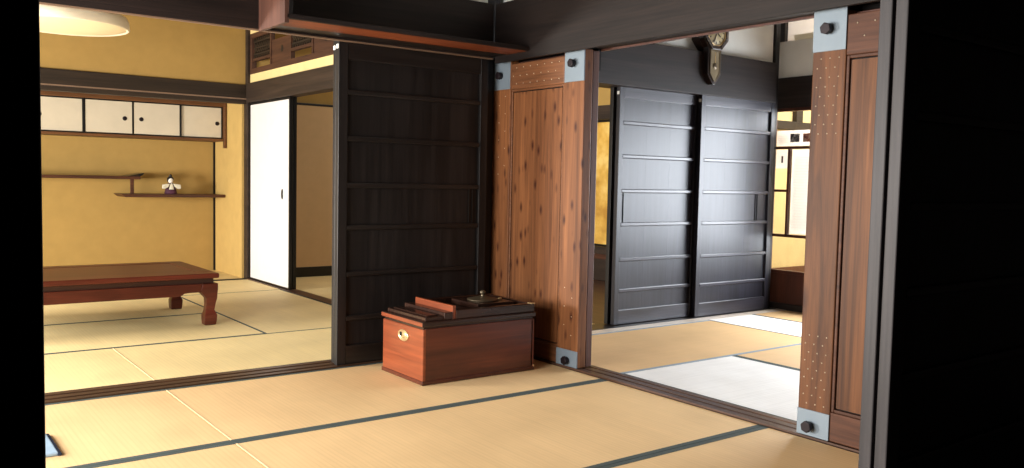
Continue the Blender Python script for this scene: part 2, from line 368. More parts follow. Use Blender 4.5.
# back room
struct('wall_back_room', B(2.915, XE+0.1, 7.96, 8.02, -0.055, 2.75), M['yellow'])
struct('wall_back_side', MB().box(XE, XE+0.06, 4.40, 7.96, -0.055, 2.75), M['yellow'])
trim(MB().box(XE-0.03, XE, 4.42, 7.96, 1.62, 1.76).box(XE-0.03, XE, 4.42, 7.96, 0.0, 0.34), M['nageshi_y'])
struct('baseboard_back_side', B(XE-0.05, XE-0.03, 4.42, 7.96, 0.22, 0.27), M['cedar_dark_rail'])
gp = thing('gold_paper_panel', 'gold mottled paper panel glimpsed in gap beside dark sliding doors', 'panel', (XE-0.02, 6.35, 0.34))
B(XE-0.03, XE-0.004, 5.4, 7.3, 0.345, 1.615).build('gold_sheet', M['gold'], gp)
for z0, z1 in ((0.345, 0.37), (1.59, 1.615)): B(XE-0.036, XE-0.029, 5.4, 7.3, z0, z1).build('edge_strip', M['frame_black'], gp)
# ceilings
struct('ceiling', MB().box(-1.0, 6.2, 1.1, 4.3, 2.60, 2.66).box(-1.0, 2.95, 4.1, 9.0, 2.6, 2.66).box(2.9, 6.3, 4.3, 8.05, 2.74, 2.8), M['ceiling'])

# ------------------------------------------------------------------ near dark wall (frames the view)
def batten_door(name, label, cat, x0, x1, yf, th, z0, z1, rails, lm, rm, pull=None, group=None, stile=0.06, top=0.075, bot=0.10, right_stile=None, pads=True, edge=None):
    """dark wooden sliding door in a plane of constant y, seen from -y; rails are batten heights"""
    t = thing(name, label, cat, ((x0+x1)/2, yf+th/2, z0), group)
    rs = right_stile or stile
    MB().box(x0, x0+stile, yf, yf+th, z0, z1).build('stile', edge or lm, t, 0.003)
    MB().box(x1-rs, x1, yf, yf+th, z0, z1).build('stile', lm, t, 0.003)
    MB().box(x0+stile, x1-rs, yf+0.002, yf+th-0.002, z1-top, z1).build('top_rail', rm, t, 0.003)
    MB().box(x0+stile, x1-rs, yf+0.002, yf+th-0.002, z0, z0+bot).build('bottom_rail', rm, t, 0.003)
    n = 3; w = (x1-x0-stile-rs)/n; mb = MB()
    for i in range(n): mb.box(x0+stile+i*w+0.0002, x0+stile+(i+1)*w-0.0002, yf+0.019, yf+th-0.004, z0+bot-0.01, z1-top+0.01)
    mb.build('board_panel', lm, t)
    for z in rails:
        MB().box(x0+stile, x1-rs, yf+0.001, yf+0.021, z-0.013, z+0.013).build('batten', rm, t, 0.005)
    if pull:
        px, pz, ph = pull
        f = MB().box(px-0.014, px-0.010, yf+0.012, yf+0.022, pz-ph/2, pz+ph/2).box(px+0.010, px+0.014, yf+0.012, yf+0.022, pz-ph/2, pz+ph/2)
        f.build('finger_pull', M['frame_black'], t)
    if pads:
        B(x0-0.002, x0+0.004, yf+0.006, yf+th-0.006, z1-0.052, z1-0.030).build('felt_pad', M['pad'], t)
    return t

NR = [1.42, 1.19, 0.95, 0.72, 0.49, 0.25]
batten_door('sliding_door', 'near black sliding door filling the right frame edge, rear leaf of pair', 'sliding door', 2.12, 3.5, 1.211, 0.036, 0.006, 1.70, NR, M['black_z'], M['black_x'], None, 'near black doors', pads=False, edge=M['near_edge'])
batten_door('sliding_door', 'near black sliding door filling the right frame edge, front leaf of pair', 'sliding door', 2.12, 3.5, 1.168, 0.034, 0.006, 1.70, NR, M['black_z'], M['black_x'], None, 'near black doors', pads=False, edge=M['near_edge'])
batten_door('sliding_door', 'near black door panel filling the left frame edge', 'sliding door', -0.95, 0.166, 1.185, 0.034, 0.006, 1.70, NR, M['near_z'], M['black_x'], None, 'near black doors', pads=False)
trim(B(-1.6, 4.4, 1.16, 1.255, -0.055, 0.004), M['sill_x'], 0)
struct('wall_near', B(-1.6, 4.4, 1.16, 1.255, 1.70, 2.75), M['black_x'])
struct('wall_near_right', B(3.51, 6.2, 1.17, 1.24, -0.05, 2.75), M['black_z'])
struct('wall_near_left', B(-1.6, -0.96, 1.17, 1.24, -0.05, 2.75), M['black_z'])

struct('wall_blocker', MB().box(-1.6, 4.4, -1.5, -1.42, -0.055, 2.75), M['black_x'])  # unseen dark enclosure added to keep world light off near panels
struct('wall_blocker_side', MB().box(-1.68, -1.6, -1.5, 1.24, -0.055, 2.75).box(4.4, 4.48, -1.5, 1.17, -0.055, 2.75), M['black_y'])
struct('ceiling_blocker', B(-1.68, 4.48, -1.5, 1.16, 2.75, 2.8), M['black_x'])  # top of the added light-blocking enclosure
# ------------------------------------------------------------------ black sliding doors on wall 1
R1 = [1.435, 1.195, 0.952, 0.730, 0.485, 0.252]
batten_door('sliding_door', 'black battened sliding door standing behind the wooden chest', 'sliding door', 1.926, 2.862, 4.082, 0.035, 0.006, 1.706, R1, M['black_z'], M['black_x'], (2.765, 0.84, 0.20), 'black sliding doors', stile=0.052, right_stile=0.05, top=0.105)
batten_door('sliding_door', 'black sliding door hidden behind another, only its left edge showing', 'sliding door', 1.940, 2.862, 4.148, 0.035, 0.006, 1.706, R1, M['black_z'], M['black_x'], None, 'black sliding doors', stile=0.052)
# clock wall doors
RC = [1.405, 1.175, 0.937, 0.705, 0.460, 0.243]
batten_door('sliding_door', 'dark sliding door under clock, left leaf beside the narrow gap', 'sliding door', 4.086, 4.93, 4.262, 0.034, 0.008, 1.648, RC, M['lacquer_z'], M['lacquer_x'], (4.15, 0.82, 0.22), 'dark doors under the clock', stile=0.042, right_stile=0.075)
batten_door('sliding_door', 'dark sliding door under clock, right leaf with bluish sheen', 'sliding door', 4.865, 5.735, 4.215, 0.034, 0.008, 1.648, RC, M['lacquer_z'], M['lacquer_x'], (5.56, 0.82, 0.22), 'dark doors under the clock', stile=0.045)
batten_door('sliding_door', 'dark sliding door leaf behind the left one, seen only edge on at gap', 'sliding door', 4.072, 4.9, 4.312, 0.034, 0.008, 1.648, RC, M['black_z'], M['black_x'], None, 'dark doors under the clock', stile=0.075, pads=False)

# ------------------------------------------------------------------ brown cedar doors on wall 2
def hex_bolt(y, z, t, x=X2, r=0.024):
    poly = [(r*math.cos(PI/3*k+0.3), r*math.sin(PI/3*k+0.3)) for k in range(6)]
    mb = MB().prism([(a*0.8, b*0.8) for a, b in poly][::-1], lambda a, b, d: (x-d, y+a, z+b), 0.004, 0.018)
    mb.prism([(a, b) for a, b in poly][::-1], lambda a, b, d: (x-d, y+a, z+b), 0.016, 0.034)
    return mb.build('bolt', M['iron'], t, 0.003)

def cedar_door(label, y0, y1, plates, mz, mr, st0, st1, ztop, zbot, nails, z1):
    x0, x1 = X2, X2+0.058
    t = thing('cedar_door', label, 'wooden door', (X2+0.03, (y0+y1)/2, 0.01), 'brown cedar doors')
    z0 = 0.012
    B(x0, x1, y0, y0+st0, z0, z1).build('stile', mz, t, 0.004)
    B(x0, x1, y1-st1, y1, z0, z1).build('stile', mz, t, 0.004)
    B(x0+0.0015, x1-0.002, y0+st0, y1-st1, ztop, z1-0.022).build('top_rail', mr, t, 0.004)
    B(x0+0.0015, x1-0.002, y0+st0, y1-st1, z0, zbot).build('bottom_rail', mr, t, 0.004)
    a, b = y0+st0, y1-st1
    # moulding strip and recessed panel
    mb = MB(); w = 0.013
    mb.box(x0+0.006, x0+0.03, a, a+w, zbot, ztop).box(x0+0.006, x0+0.03, b-w, b, zbot, ztop)
    mb.box(x0+0.006, x0+0.03, a+w, b-w, zbot, zbot+w).box(x0+0.006, x0+0.03, a+w, b-w, ztop-w, ztop)
    mb.build('moulding', mr, t, 0.003)
    n = max(2, round((b-a)/0.2)); wd = (b-a-2*w-0.012)/n; mb = MB()
    for i in range(n): mb.box(x0+0.010, x1-0.01, a+w+0.006+i*wd+0.0005, a+w+0.006+(i+1)*wd-0.0005, zbot+w+0.006, ztop-w-0.006)
    mb.build('panel', mz, t)
    B(x0+0.022, x1-0.012, a+w*0.5, b-w*0.5, zbot+w*0.5, ztop-w*0.5).build('panel_back', M['groove'], t)
    B(x1+0.003, x1+0.045, y0+0.002, y1, z0, z1-0.004).build('back_frame', M['door_edge'], t, 0.003)
    for ya, yb, za, zb, by, bz in plates:
        p = MB().box(x0-0.004, x0+0.004, ya, yb, za, zb).build('metal_plate', M['plate'], t, 0.0015)
        hb = hex_bolt(by, bz, p)
    nm = None
    for yy, zz in nails:
        if nm is None:
            o = MB().lathe([(1e-5, -0.0022), (0.0022, -0.0015), (0.0032, 0.0)], tuple(t.location), 'X', 10).build('nail', M['nail'], t); nm = o.data
        else:
            o = bpy.data.objects.new('nail', nm); COL.objects.link(o); o.parent = t
        o.location = Vector((x0+0.0005, yy, zz))-Vector(t.location)
    return t
nl = []
for i in range(7):
    for j in range(3): nl.append((3.55+i*0.063+(0.03 if j % 2 else 0), 1.545+j*0.045))
for i in range(10): nl += [(4.03+(i % 2)*0.06, 1.48-0.05*i)]
for i in range(6): nl += [(3.40+(i % 2)*0.06, 0.18+0.05*i)]
cedar_door('reddish cedar door with knots beside the wooden chest', 3.345, 4.155,
    [(3.345, 3.50, 1.518, 1.69, 3.425, 1.612), (3.985, 4.15, 1.52, 1.69, 4.07, 1.60), (3.345, 3.515, 0.012, 0.10, 3.42, 0.045)],
    M['cedar'], M['cedar_rail'], 0.165, 0.175, 1.515, 0.10, nl, 1.682)
nl = []
for i in range(9):
    for j in range(3): nl.append((1.89+j*0.038+(0.016 if i % 2 else 0), 1.49-0.036*i))
for i in range(9):
    for j in range(3): nl.append((1.89+j*0.038+(0.016 if i % 2 else 0), 0.14+0.034*i))
for j in range(3): nl += [(1.82-j*0.07, 1.61), (1.79-j*0.07, 1.56)]
def right_door():
    # mirrored arrangement: the plated stile is the far one
    t = cedar_door('brown cedar door at right, cut by the near black doors', 1.275, 2.004,
        [(1.862, 2.004, 1.517, 1.678, 1.935, 1.60), (1.862, 2.004, 0.012, 0.115, 1.945, 0.052)],
        M['cedar_dark'], M['cedar_dark_rail'], 0.14, 0.142, 1.495, 0.125, nl, 1.668)
right_door()

# ------------------------------------------------------------------ overhead shelf on the wall 1 beam
t = thing('overhead_shelf', 'dark open wooden shelf hung under the ceiling above black sliding door', 'shelf', (2.18, 4.04, 1.70))
B(1.50, 2.878, 3.925, 4.044, 1.702, 1.716).build('rear_board', M['black_x'], t)
B(1.50, 2.878, 3.745, 3.924, 1.702, 1.714).build('underside_board', M['red_board'], t)
B(1.50, 2.878, 3.722, 3.745, 1.702, 1.724).build('front_lip', M['beam_x'], t, 0.003)
B(1.49, 1.512, 3.722, 4.044, 1.682, 2.30).build('end_board', M['end_board'], t, 0.002)
B(1.512, 1.53, 3.722, 3.745, 1.725, 2.30).build('end_stile', M['black_z'], t, 0.002)

# ------------------------------------------------------------------ wooden chest (long brazier)
cx0, cx1, cy0, cy1 = 2.093, 2.77, 3.487, 3.89
t = thing('wooden_chest', 'polished reddish brown wooden brazier chest on tatami before black door', 'chest', ((cx0+cx1)/2, (cy0+cy1)/2, 0.0))
MB().box(cx0+0.012, cx1-0.006, cy0, cy0+0.02, 0.012, 0.275).build('front_board', M['chest'], t, 0.003)
MB().box(cx0+0.012, cx1-0.006, cy1-0.02, cy1, 0.012, 0.275).build('back_board', M['chest'], t, 0.003)
def side_outline():
    return [(cy0, 0.012), (cy1, 0.012), (cy1, 0.275), (cy0, 0.275)]
e = B(cx0, cx0+0.02, cy0, cy1, 0.012, 0.272).build('end_board', M['chest_side'], t, 0.004)
B(cx1-0.022, cx1, cy0, cy1, 0.012, 0.272).build('end_board', M['chest_side'], t, 0.004)
MB().box(cx0-0.005, cx1+0.004, cy0-0.005, cy1+0.004, 0.0015, 0.022).build('plinth', M['chest'], t, 0.004)
MB().box(cx0+0.006, cx1-0.006, cy0+0.008, cy1-0.008, 0.27, 0.284).build('top_groove', M['chest_dark'], t)
MB().box(cx0-0.008, cx1+0.006, cy0-0.008, cy1+0.006, 0.284, 0.310).build('top_rim', M['chest_dark'], t, 0.005)
MB().box(cx0-0.0085, cx0-0.0075, cy0-0.004, cy1+0.002, 0.288, 0.306).build('rim_face', M['chest_side'], t)
# left compartment lid
l = MB().box(cx0+0.018, 2.225, cy0+0.012, cy1-0.014, 0.310, 0.328).build('compartment_lid', M['chest_dark'], t, 0.003)
MB().box(cx0+0.04, 2.20, cy0+0.04, cy1-0.04, 0.328, 0.333).build('lid_panel', M['chest_dark'], l, 0.002)
MB().box(2.215, 2.262, cy0+0.004, cy1-0.006, 0.310, 0.346).build('partition_ledge', M['chest_dark'], t, 0.003)
MB().box(2.263, 2.281, cy0+0.006, cy1-0.035, 0.310, 0.376).build('partition_board', M['chest_side'], t, 0.002)
mb = MB().box(2.282, cx1, cy0, cy0+0.03, 0.310, 0.354).box(2.282, cx1, cy1-0.03, cy1, 0.310, 0.36).box(cx1-0.03, cx1, cy0+0.03, cy1-0.03, 0.310, 0.356)
mb.build('tray_rim', M['chest_dark'], t, 0.004)
MB().box(2.282, cx1-0.03, cy0+0.03, cy1-0.03, 0.310, 0.33).build('tray_floor', M['chest_dark'], t)
MB().box(2.47, 2.70, cy0+0.09, cy1-0.06, 0.33, 0.358).build('inner_board', M['chest_dark'], t, 0.004)
MB().box(cx1-0.026, cx1+0.001, cy0-0.002, cy0+0.03, 0.352, 0.356).build('corner_plate', M['brass'], t)
MB().box(cx1-0.004, cx1+0.002, cy0-0.004, cy0+0.004, 0.012, 0.03).build('corner_stud', M['brass'], t)
hc = (cx0, 3.675, 0.218)
h = MB().lathe([(0.052, 0.0), (0.052, -0.004), (0.046, -0.006), (0.040, -0.004), (0.034, 0.0), (0.030, -0.002), (1e-5, -0.002)], (hc[0], hc[1], hc[2]), 'X', 28, 1.0, 0.55)
hh = h.build('pull_plate', M['brass'], t)
B(cx0-0.005, cx0-0.001, 3.69, 3.71, 0.212, 0.232).build('pull_recess', M['groove'], hh, 0.003)
# bronze lid on the brazier
t = thing('bronze_lid', 'small round dull bronze lid with knob on top of the wooden chest', 'lid', (2.585, 3.70, 0.358))
MB().lathe([(1e-5, 0.022), (0.02, 0.021), (0.045, 0.014), (0.07, 0.008), (0.082, 0.006), (0.084, 0.002), (0.080, 0.0), (1e-5, 0.0)], (2.585, 3.70, 0.3588), 'Z', 36).build('lid_disc', M['bronze'], t)
MB().lathe([(0.012, 0.0), (0.009, 0.008), (0.014, 0.014), (0.017, 0.022), (0.010, 0.030), (1e-5, 0.032)], (2.585, 3.70, 0.379), 'Z', 20).build('knob', M['bronze'], t)
o = MB().ball((2.672, 3.665, 0.364), 0.012, 0.008, 0.0055).build('brass_button', M['brass']); tag(o, 'tiny bright brass piece lying right of the bronze lid on the chest', 'brass piece')

# ------------------------------------------------------------------ low table
tx0, tx1, ty0, ty1 = 0.12, 1.815, 5.63, 6.52
t = thing('low_table', 'low polished rosewood table with curved legs in the yellow room', 'table', ((tx0+tx1)/2, (ty0+ty1)/2, 0.0))
TP = MB()
fw = 0.115
TP.box(tx0, tx1, ty0, ty0+fw, 0.312, 0.345).box(tx0, tx1, ty1-fw, ty1, 0.312, 0.345).box(tx0, tx0+fw, ty0+fw, ty1-fw, 0.312, 0.345).box(tx1-fw, tx1, ty0+fw, ty1-fw, 0.312, 0.345)
tp = TP.build('top_frame', M['table'], t, 0.008, 3)
B(tx0+fw, tx1-fw, ty0+fw, ty1-fw, 0.318, 0.3425).build('top_panel', M['table'], t, 0.002)
B(tx0+0.03, tx1-0.03, ty0+0.03, ty1-0.03, 0.275, 0.312).build('waist', M['table_dark'], t)
lw = 0.085
def apron_poly(a0, a1):
    pts = [(a0, 0.278), (a0, 0.222)]
    n = 8
    pts += [(a0+0.01, 0.222)]
    # shaped lower edge: deep in the middle, shallow near the legs
    pts += [(a0+0.14, 0.222), (a0+0.17, 0.219), (a0+0.185, 0.208), (a0+0.21, 0.202), (a1-0.21, 0.202), (a1-0.185, 0.208), (a1-0.17, 0.219), (a1-0.14, 0.222), (a1, 0.222), (a1, 0.278)]
    return pts
for y in (ty0+0.012, ty1-0.042):
    MB().prism(apron_poly(tx0+0.05, tx1-0.05), lambda a, b, d: (a, d, b), y, y+0.03).build('apron', M['table'], t, 0.003)
for x in (tx0+0.012, tx1-0.042):
    MB().prism(apron_poly(ty0+0.05, ty1-0.05), lambda a, b, d: (d, a, b), x, x+0.03).build('apron', M['table'], t, 0.003)
# cabriole legs: square section swept along a curve
prof = [(0.278, 0.0, 0.100), (0.235, 0.0, 0.112), (0.215, 0.002, 0.100), (0.18, 0.004, 0.070), (0.14, 0.012, 0.060), (0.10, 0.018, 0.058), (0.082, 0.010, 0.070), (0.066, 0.004, 0.082), (0.03, 0.006, 0.080), (0.006, 0.010, 0.074), (0.001, 0.012, 0.072)]
for sx, sy in ((0, 0), (1, 0), (0, 1), (1, 1)):
    vs = []; fs = []
    for z, off, w in prof:
        xa = (tx0+0.006+off) if sx == 0 else (tx1-0.006-off-w)
        ya = (ty0+0.006+off) if sy == 0 else (ty1-0.006-off-w)
        vs += [(xa, ya, z), (xa+w, ya, z), (xa+w, ya+w, z), (xa, ya+w, z)]
    n = len(prof)
    for i in range(n-1):
        for k in range(4): fs.append((i*4+k, i*4+(k+1) % 4, i*4+4+(k+1) % 4, i*4+4+k))
    fs += [(0, 1, 2, 3), tuple((n-1)*4+k for k in (3, 2, 1, 0))]
    MB().add(vs, fs).build('leg', M['table'], t, 0.006)

# ------------------------------------------------------------------ alcove: cabinet, shelves, doll
kx0, kx1, kf, kb = 1.115, 2.812, 8.52, YB-0.005
t = thing('wall_cabinet', 'wall cabinet with four white paper doors hung high in the alcove', 'cabinet', ((kx0+kx1)/2, kb, 1.32))
B(kx0, kx1, kf, kb, 1.318, 1.34).build('bottom_board', M['cab_frame'], t, 0.003)
B(kx0, kx1, kf-0.01, kb, 1.655, 1.70).build('top_board', M['cab_frame'], t, 0.003)
B(kx1-0.022, kx1+0.003, kf-0.015, kf+0.03, 1.25, 1.70).build('end_post', M['cab_frame'], t, 0.003)
B(kx0, kx0+0.02, kf, kb, 1.34, 1.655).build('side_board', M['cab_frame'], t)
B(kx0+0.02, kx1-0.022, kb-0.02, kb, 1.34, 1.655).build('back_board', M['cab_frame'], t)
xs = [1.135, 1.536, 1.955, 2.382, 2.785]
for i in range(4):
    yf = kf+0.012 if i in (1, 2) else kf+0.028
    a, b = xs[i]-(0.008 if i in (2,) else 0), xs[i+1]
    d = B(a+0.01, b-0.01, yf+0.002, yf+0.014, 1.352, 1.644).build('door', M['paper_cab'], t)
    mb = MB().box(a, a+0.012, yf, yf+0.016, 1.34, 1.655).box(b-0.012, b, yf, yf+0.016, 1.34, 1.655).box(a+0.012, b-0.012, yf, yf+0.016, 1.34, 1.353).box(a+0.012, b-0.012, yf, yf+0.016, 1.643, 1.655)
    mb.build('door_frame', M['frame_black'], d)
    hx = {0: xs[0]+0.045, 1: xs[2]-0.075, 2: xs[2]+0.07, 3: xs[4]-0.05}[i]
    MB().lathe([(1e-5, -0.004), (0.016, -0.004), (0.020, -0.001), (0.020, 0.003)], (hx, yf+0.001, 1.49), 'Y', 20).build('finger_pull', M['iron'], d)

t = thing('wall_shelf', 'lower alcove shelf carrying the small doll', 'shelf', (2.3, YB, 0.76), 'staggered alcove shelves')
MB().prism([(1.855, 0.785), (1.885, 0.760), (2.815, 0.760), (2.815, 0.788), (1.855, 0.788)], lambda a, b, d: (a, d, b), 8.55, YB-0.002).build('shelf_board', M['shelf_wood'], t, 0.004)
t = thing('wall_shelf', 'upper alcove shelf with upturned right tip, left of the doll', 'shelf', (1.4, YB, 0.93), 'staggered alcove shelves')
MB().box(0.45, 2.02, 8.55, YB-0.002, 0.928, 0.956).build('shelf_board', M['shelf_wood'], t, 0.004)
MB().prism([(1.90, 0.956), (2.02, 0.956), (2.045, 0.972), (2.055, 0.99), (2.03, 0.985), (1.98, 0.972)], lambda a, b, d: (a, d, b), 8.56, 8.86).build('upturned_tip', M['frame_black'], t, 0.002)
B(1.935, 1.965, 8.57, 8.60, 0.789, 0.928).build('post', M['shelf_wood'], t, 0.002)

dx, dy, dz = 2.325, 8.68, 0.789
t = thing('doll', 'small costumed doll with black hair standing on the lower alcove shelf', 'doll', (dx, dy, dz))
MB().lathe([(1e-5, 0), (0.056, 0.0), (0.058, 0.012), (0.05, 0.05), (0.036, 0.085), (0.026, 0.105), (1e-5, 0.112)], (dx, dy, dz), 'Z', 28, 1.0, 0.7).build('robe', M['doll_robe'], t)
for s in (-1, 1):
    MB().prism([(s*0.015, 0.102), (s*0.05, 0.098), (s*0.085, 0.092), (s*0.088, 0.052), (s*0.06, 0.05), (s*0.03, 0.07)][::s], lambda a, b, d: (dx+a, dy+d, dz+b), -0.045, -0.02).build('sleeve', M['doll_sleeve'], t, 0.006)
MB().lathe([(0.008, 0.0), (0.02, -0.02), (0.03, -0.06)], (dx, dy-0.033, dz+0.105), 'Z', 16, 0.8, 0.3).build('collar', M['doll_sleeve'], t)
hd = MB().ball((dx, dy, dz+0.132), 0.025, 0.024, 0.029).build('head', M['doll_face'], t)
MB().ball((dx, dy+0.008, dz+0.14), 0.032, 0.026, 0.034).build('hair', M['doll_hair'], hd)
MB().ball((dx, dy+0.004, dz+0.176), 0.014, 0.012, 0.018).build('topknot', M['doll_hair'], hd)
mb = MB()
for s in (-1, 1): mb.ball((dx+s*0.009, dy-0.0225, dz+0.134), 0.0035, 0.002, 0.002, 8, 6)
mb.build('eyes', M['doll_hair'], hd)
MB().ball((dx, dy-0.0225, dz+0.118), 0.004, 0.002, 0.0018, 8, 6).build('mouth', plain('doll_lip', srgb(180, 50, 50)), hd)

# ------------------------------------------------------------------ white sliding door and tan door behind
def paper_door(label, along, a0, a1, p, th, z0, z1, paper, base=0.0, pull=None, group=None, sgn=-1):
    loc = ((p+th/2, (a0+a1)/2, z0) if along == 'Y' else ((a0+a1)/2, p+th/2, z0))
    t = thing('paper_door', label, 'sliding door', loc, group)
    def bx(a, b, d0, d1, za, zb): return (d0, d1, a, b, za, zb) if along == 'Y' else (a, b, d0, d1, za, zb)
    fwid = 0.022
    MB().box(*bx(a0+fwid, a1-fwid, p+0.004, p+th-0.004, z0+0.012+base, z1-fwid)).build('paper', paper, t)
    MB().box(*bx(a0, a0+fwid, p, p+th, z0, z1)).build('stile', M['frame_black'], t, 0.003)
    MB().box(*bx(a1-fwid, a1, p, p+th, z0, z1)).build('stile', M['frame_black'], t, 0.003)
    MB().box(*bx(a0+fwid, a1-fwid, p, p+th, z1-fwid, z1)).build('top_rail', M['frame_black'], t, 0.003)
    MB().box(*bx(a0+fwid, a1-fwid, p, p+th, z0, z0+0.012+base)).build('bottom_rail', M['frame_black'], t, 0.003)
    if pull:
        MB().lathe([(1e-5, -0.003), (0.016, -0.003), (0.022, -0.001), (0.024, 0.003)], (p+0.001, pull[0], pull[1]), 'X', 24, 0.9, 2.0).build('finger_pull', M['frame_black'], t)
    return t
paper_door('white paper sliding door with black edge beside the alcove', 'Y', 7.02, 7.995, XS+0.0, 0.03, 0.008, 1.668, M['paper'], 0, (7.19, 0.83), 'paper sliding doors')
d2 = paper_door('white paper sliding door behind another, only its dark edge visible', 'Y', 7.035, 7.97, XS+0.042, 0.03, 0.008, 1.668, M['paper'], 0, None, 'paper sliding doors')
for xx in (XS+0.006, XS+0.048):
    pass
paper_door('tan paper door with black base seen through the opening beyond white door', 'X', 2.98, 4.45, 7.915, 0.03, 0.0, 1.70, M['paper_tan'], 0.085, None, 'paper sliding doors')

# carved transom
t = thing('carved_transom', 'carved brown wooden transom high above the white sliding door', 'transom', (XS+0.03, 6.1, 1.935))
r0, r1 = XS+0.005, XS+0.05
mb = MB().box(r0, r1, 4.27, 7.995, 1.937, 1.985).box(r0, r1, 4.27, 7.995, 2.265, 2.31).box(r0, r1, 7.945, 7.995, 1.985, 2.265)
mb.build('frame', M['ranma'], t, 0.003)
ys = [7.945-0.455*k for k in range(9)]
for k in range(8):
    yb, ya = ys[k], ys[k+1]
    MB().box(r0+0.004, r1-0.004, ya-0.014, ya+0.014, 1.985, 2.265).build('divider', M['ranma'], t)
    ya += 0.014; yb -= 0.014
    if k % 2 == 0:
        MB().box(r0+0.004, r1-0.004, ya, yb, 2.05, 2.075).build('rail', M['ranma'], t)
        mb = MB(); n = 9
        w = yb-ya; h = 0.19; zb = 2.075
        for i in range(n):                       # interlaced diagonal lattice of the openwork
            for s in (1, -1):
                c0 = ya+w*(i+0.5)/n
                y_a = max(ya, min(yb, c0-s*w/n)); y_b = max(ya, min(yb, c0+s*w/n))
                mb.prism([(y_a-0.006, zb), (y_a+0.006, zb), (y_b+0.006, zb+h), (y_b-0.006, zb+h)], lambda a, b, d: (d, a, b), r0+0.014, r0+0.024)
        for i in range(3): mb.box(r0+0.012, r0+0.022, ya, yb, zb+h*(0.2+0.3*i)-0.007, zb+h*(0.2+0.3*i)+0.007)
        mb.box(r0+0.026, r0+0.03, ya, yb, zb, zb+h)
        mb.build('openwork_panel', M['ranma_dark'], t)
    else:
        bd = MB().box(r0+0.012, r1-0.012, ya, yb, 1.985, 2.195).build('solid_board', M['ranma'], t)
        cy, cz = (ya+yb)/2-0.02, 2.10
        if k % 4 == 1:
            MB().lathe([(1e-5, -0.006), (0.02, -0.004), (0.035, 0.0)], (r0+0.0125, cy, cz), 'X', 16).build('carved_rosette', M['ranma_dark'], bd)
        else: MB().prism([(cy-0.04, cz+0.04), (cy-0.04, cz+0.015), (cy-0.012, cz+0.012), (cy-0.012, cz-0.04), (cy+0.012, cz-0.04), (cy+0.012, cz+0.012), (cy+0.04, cz+0.015), (cy+0.04, cz+0.04)], lambda a, b, d: (d, a, b), r0+0.008, r0+0.013).build('cutout_motif', M['groove'], bd)

# ------------------------------------------------------------------ pendant lamp
lx, ly, lz = 1.025, 6.25, 1.928
t = thing('pendant_lamp', 'flat round white pendant lamp hanging in the yellow room', 'lamp', (lx, ly, 2.6))
MB().lathe([(0.36, 0.005), (0.372, 0.0), (0.38, 0.006), (0.375, 0.055), (0.36, 0.085), (0.30, 0.10), (0.08, 0.115), (1e-5, 0.115)], (lx, ly, lz), 'Z', 56).build('lamp_shade', M['shade'], t)
MB().lathe([(0.36, 0.008), (0.30, -0.004), (0.15, -0.010), (1e-5, -0.012)], (lx, ly, lz), 'Z', 56).build('diffuser', plain('lamp_diffuser', srgb(246, 226, 186), 0.6, 0.2, 0, 0.01), t)
MB().lathe([(0.006, 0.11), (0.006, 0.66)], (lx, ly, lz), 'Z', 12).build('cord', M['frame_black'], t)
MB().lathe([(1e-5, 0.704), (0.05, 0.704), (0.05, 0.67), (0.02, 0.655), (1e-5, 0.655)], (lx, ly, lz), 'Z', 24).build('ceiling_rose', M['shade'], t)

# ------------------------------------------------------------------ wall clock
kx, kz = 4.90, 2.09
t = thing('wall_clock', 'old octagonal wooden pendulum clock high on the right room wall', 'clock', (kx, 4.19, 1.75))
yw, yc = 4.188, 4.135
def octo(r, c=(kx, kz)): return [(c[0]+r*math.cos(PI/8+PI/4*k), c[1]+r*math.sin(PI/8+PI/4*k)) for k in range(8)]
P = lambda a, b, d: (a, d, b)
c_ = MB().prism(octo(0.138), P, yc, 4.188).prism(octo(0.138), P, 4.188, 4.255).build('clock_case', M['clock_wood'], t, 0.004)
ring = MB()
o1, o2 = octo(0.134), octo(0.104)
for k in range(8):
    k2 = (k+1) % 8
    ring.prism([o1[k], o1[k2], o2[k2], o2[k]], P, yc-0.016, yc)
ring.build('bezel', M['clock_wood'], t, 0.004)
MB().lathe([(1e-5, -0.004), (0.093, -0.004), (0.095, 0.0)], (kx, yc-0.001, kz), 'Y', 40).build('dial', M['dial'], t)
MB().lathe([(0.090, -0.006), (0.093, -0.010), (0.100, -0.010), (0.102, -0.002)], (kx, yc-0.001, kz), 'Y', 40).build('dial_ring', M['brass'], t)
for k in range(12):
    a = PI/6*k
    u, v = math.sin(a), math.cos(a)
    q = [(0.066, -0.004), (0.083, -0.004), (0.083, 0.004), (0.066, 0.004)]
    MB().prism([(kx+u*r+v*w, kz+v*r-u*w) for r, w in q], P, yc-0.0065, yc-0.005).build('hour_mark', M['ink_dark'], t)
for a, ln, w in ((2.2, 0.05, 0.004), (3.5, 0.078, 0.003)):
    u, v = math.sin(a), math.cos(a)
    MB().prism([(kx+u*r+v*s, kz+v*r-u*s) for r, s in ((-0.01, -w), (ln, -w), (ln, w), (-0.01, w))], P, yc-0.010, yc-0.0075).build('clock_hand', M['ink_dark'], t)
def lowbox(s, zt=1.985, zb=1.718): 
    h = 0.072*s; 
    return [(kx-h, zt), (kx-h, zb+0.07+(1-s)*0.03), (kx-0.012*s, zb+(1-s)*0.085), (kx+0.012*s, zb+(1-s)*0.085), (kx+h, zb+0.07+(1-s)*0.03), (kx+h, zt)]
MB().prism(lowbox(1.0), P, yc+0.004, 4.188).build('pendulum_box', M['clock_wood'], t, 0.004)
wi, wo, wn = lowbox(0.62, 1.955), lowbox(0.76, 1.968), lowbox(0.5, 1.945)
rim = MB(); n = len(wi)
for k in range(n):
    k2 = (k+1) % n
    rim.prism([wo[k], wo[k2], wi[k2], wi[k]], P, yc-0.004, yc+0.004)
rim.build('window_rim', M['bronze'], t)
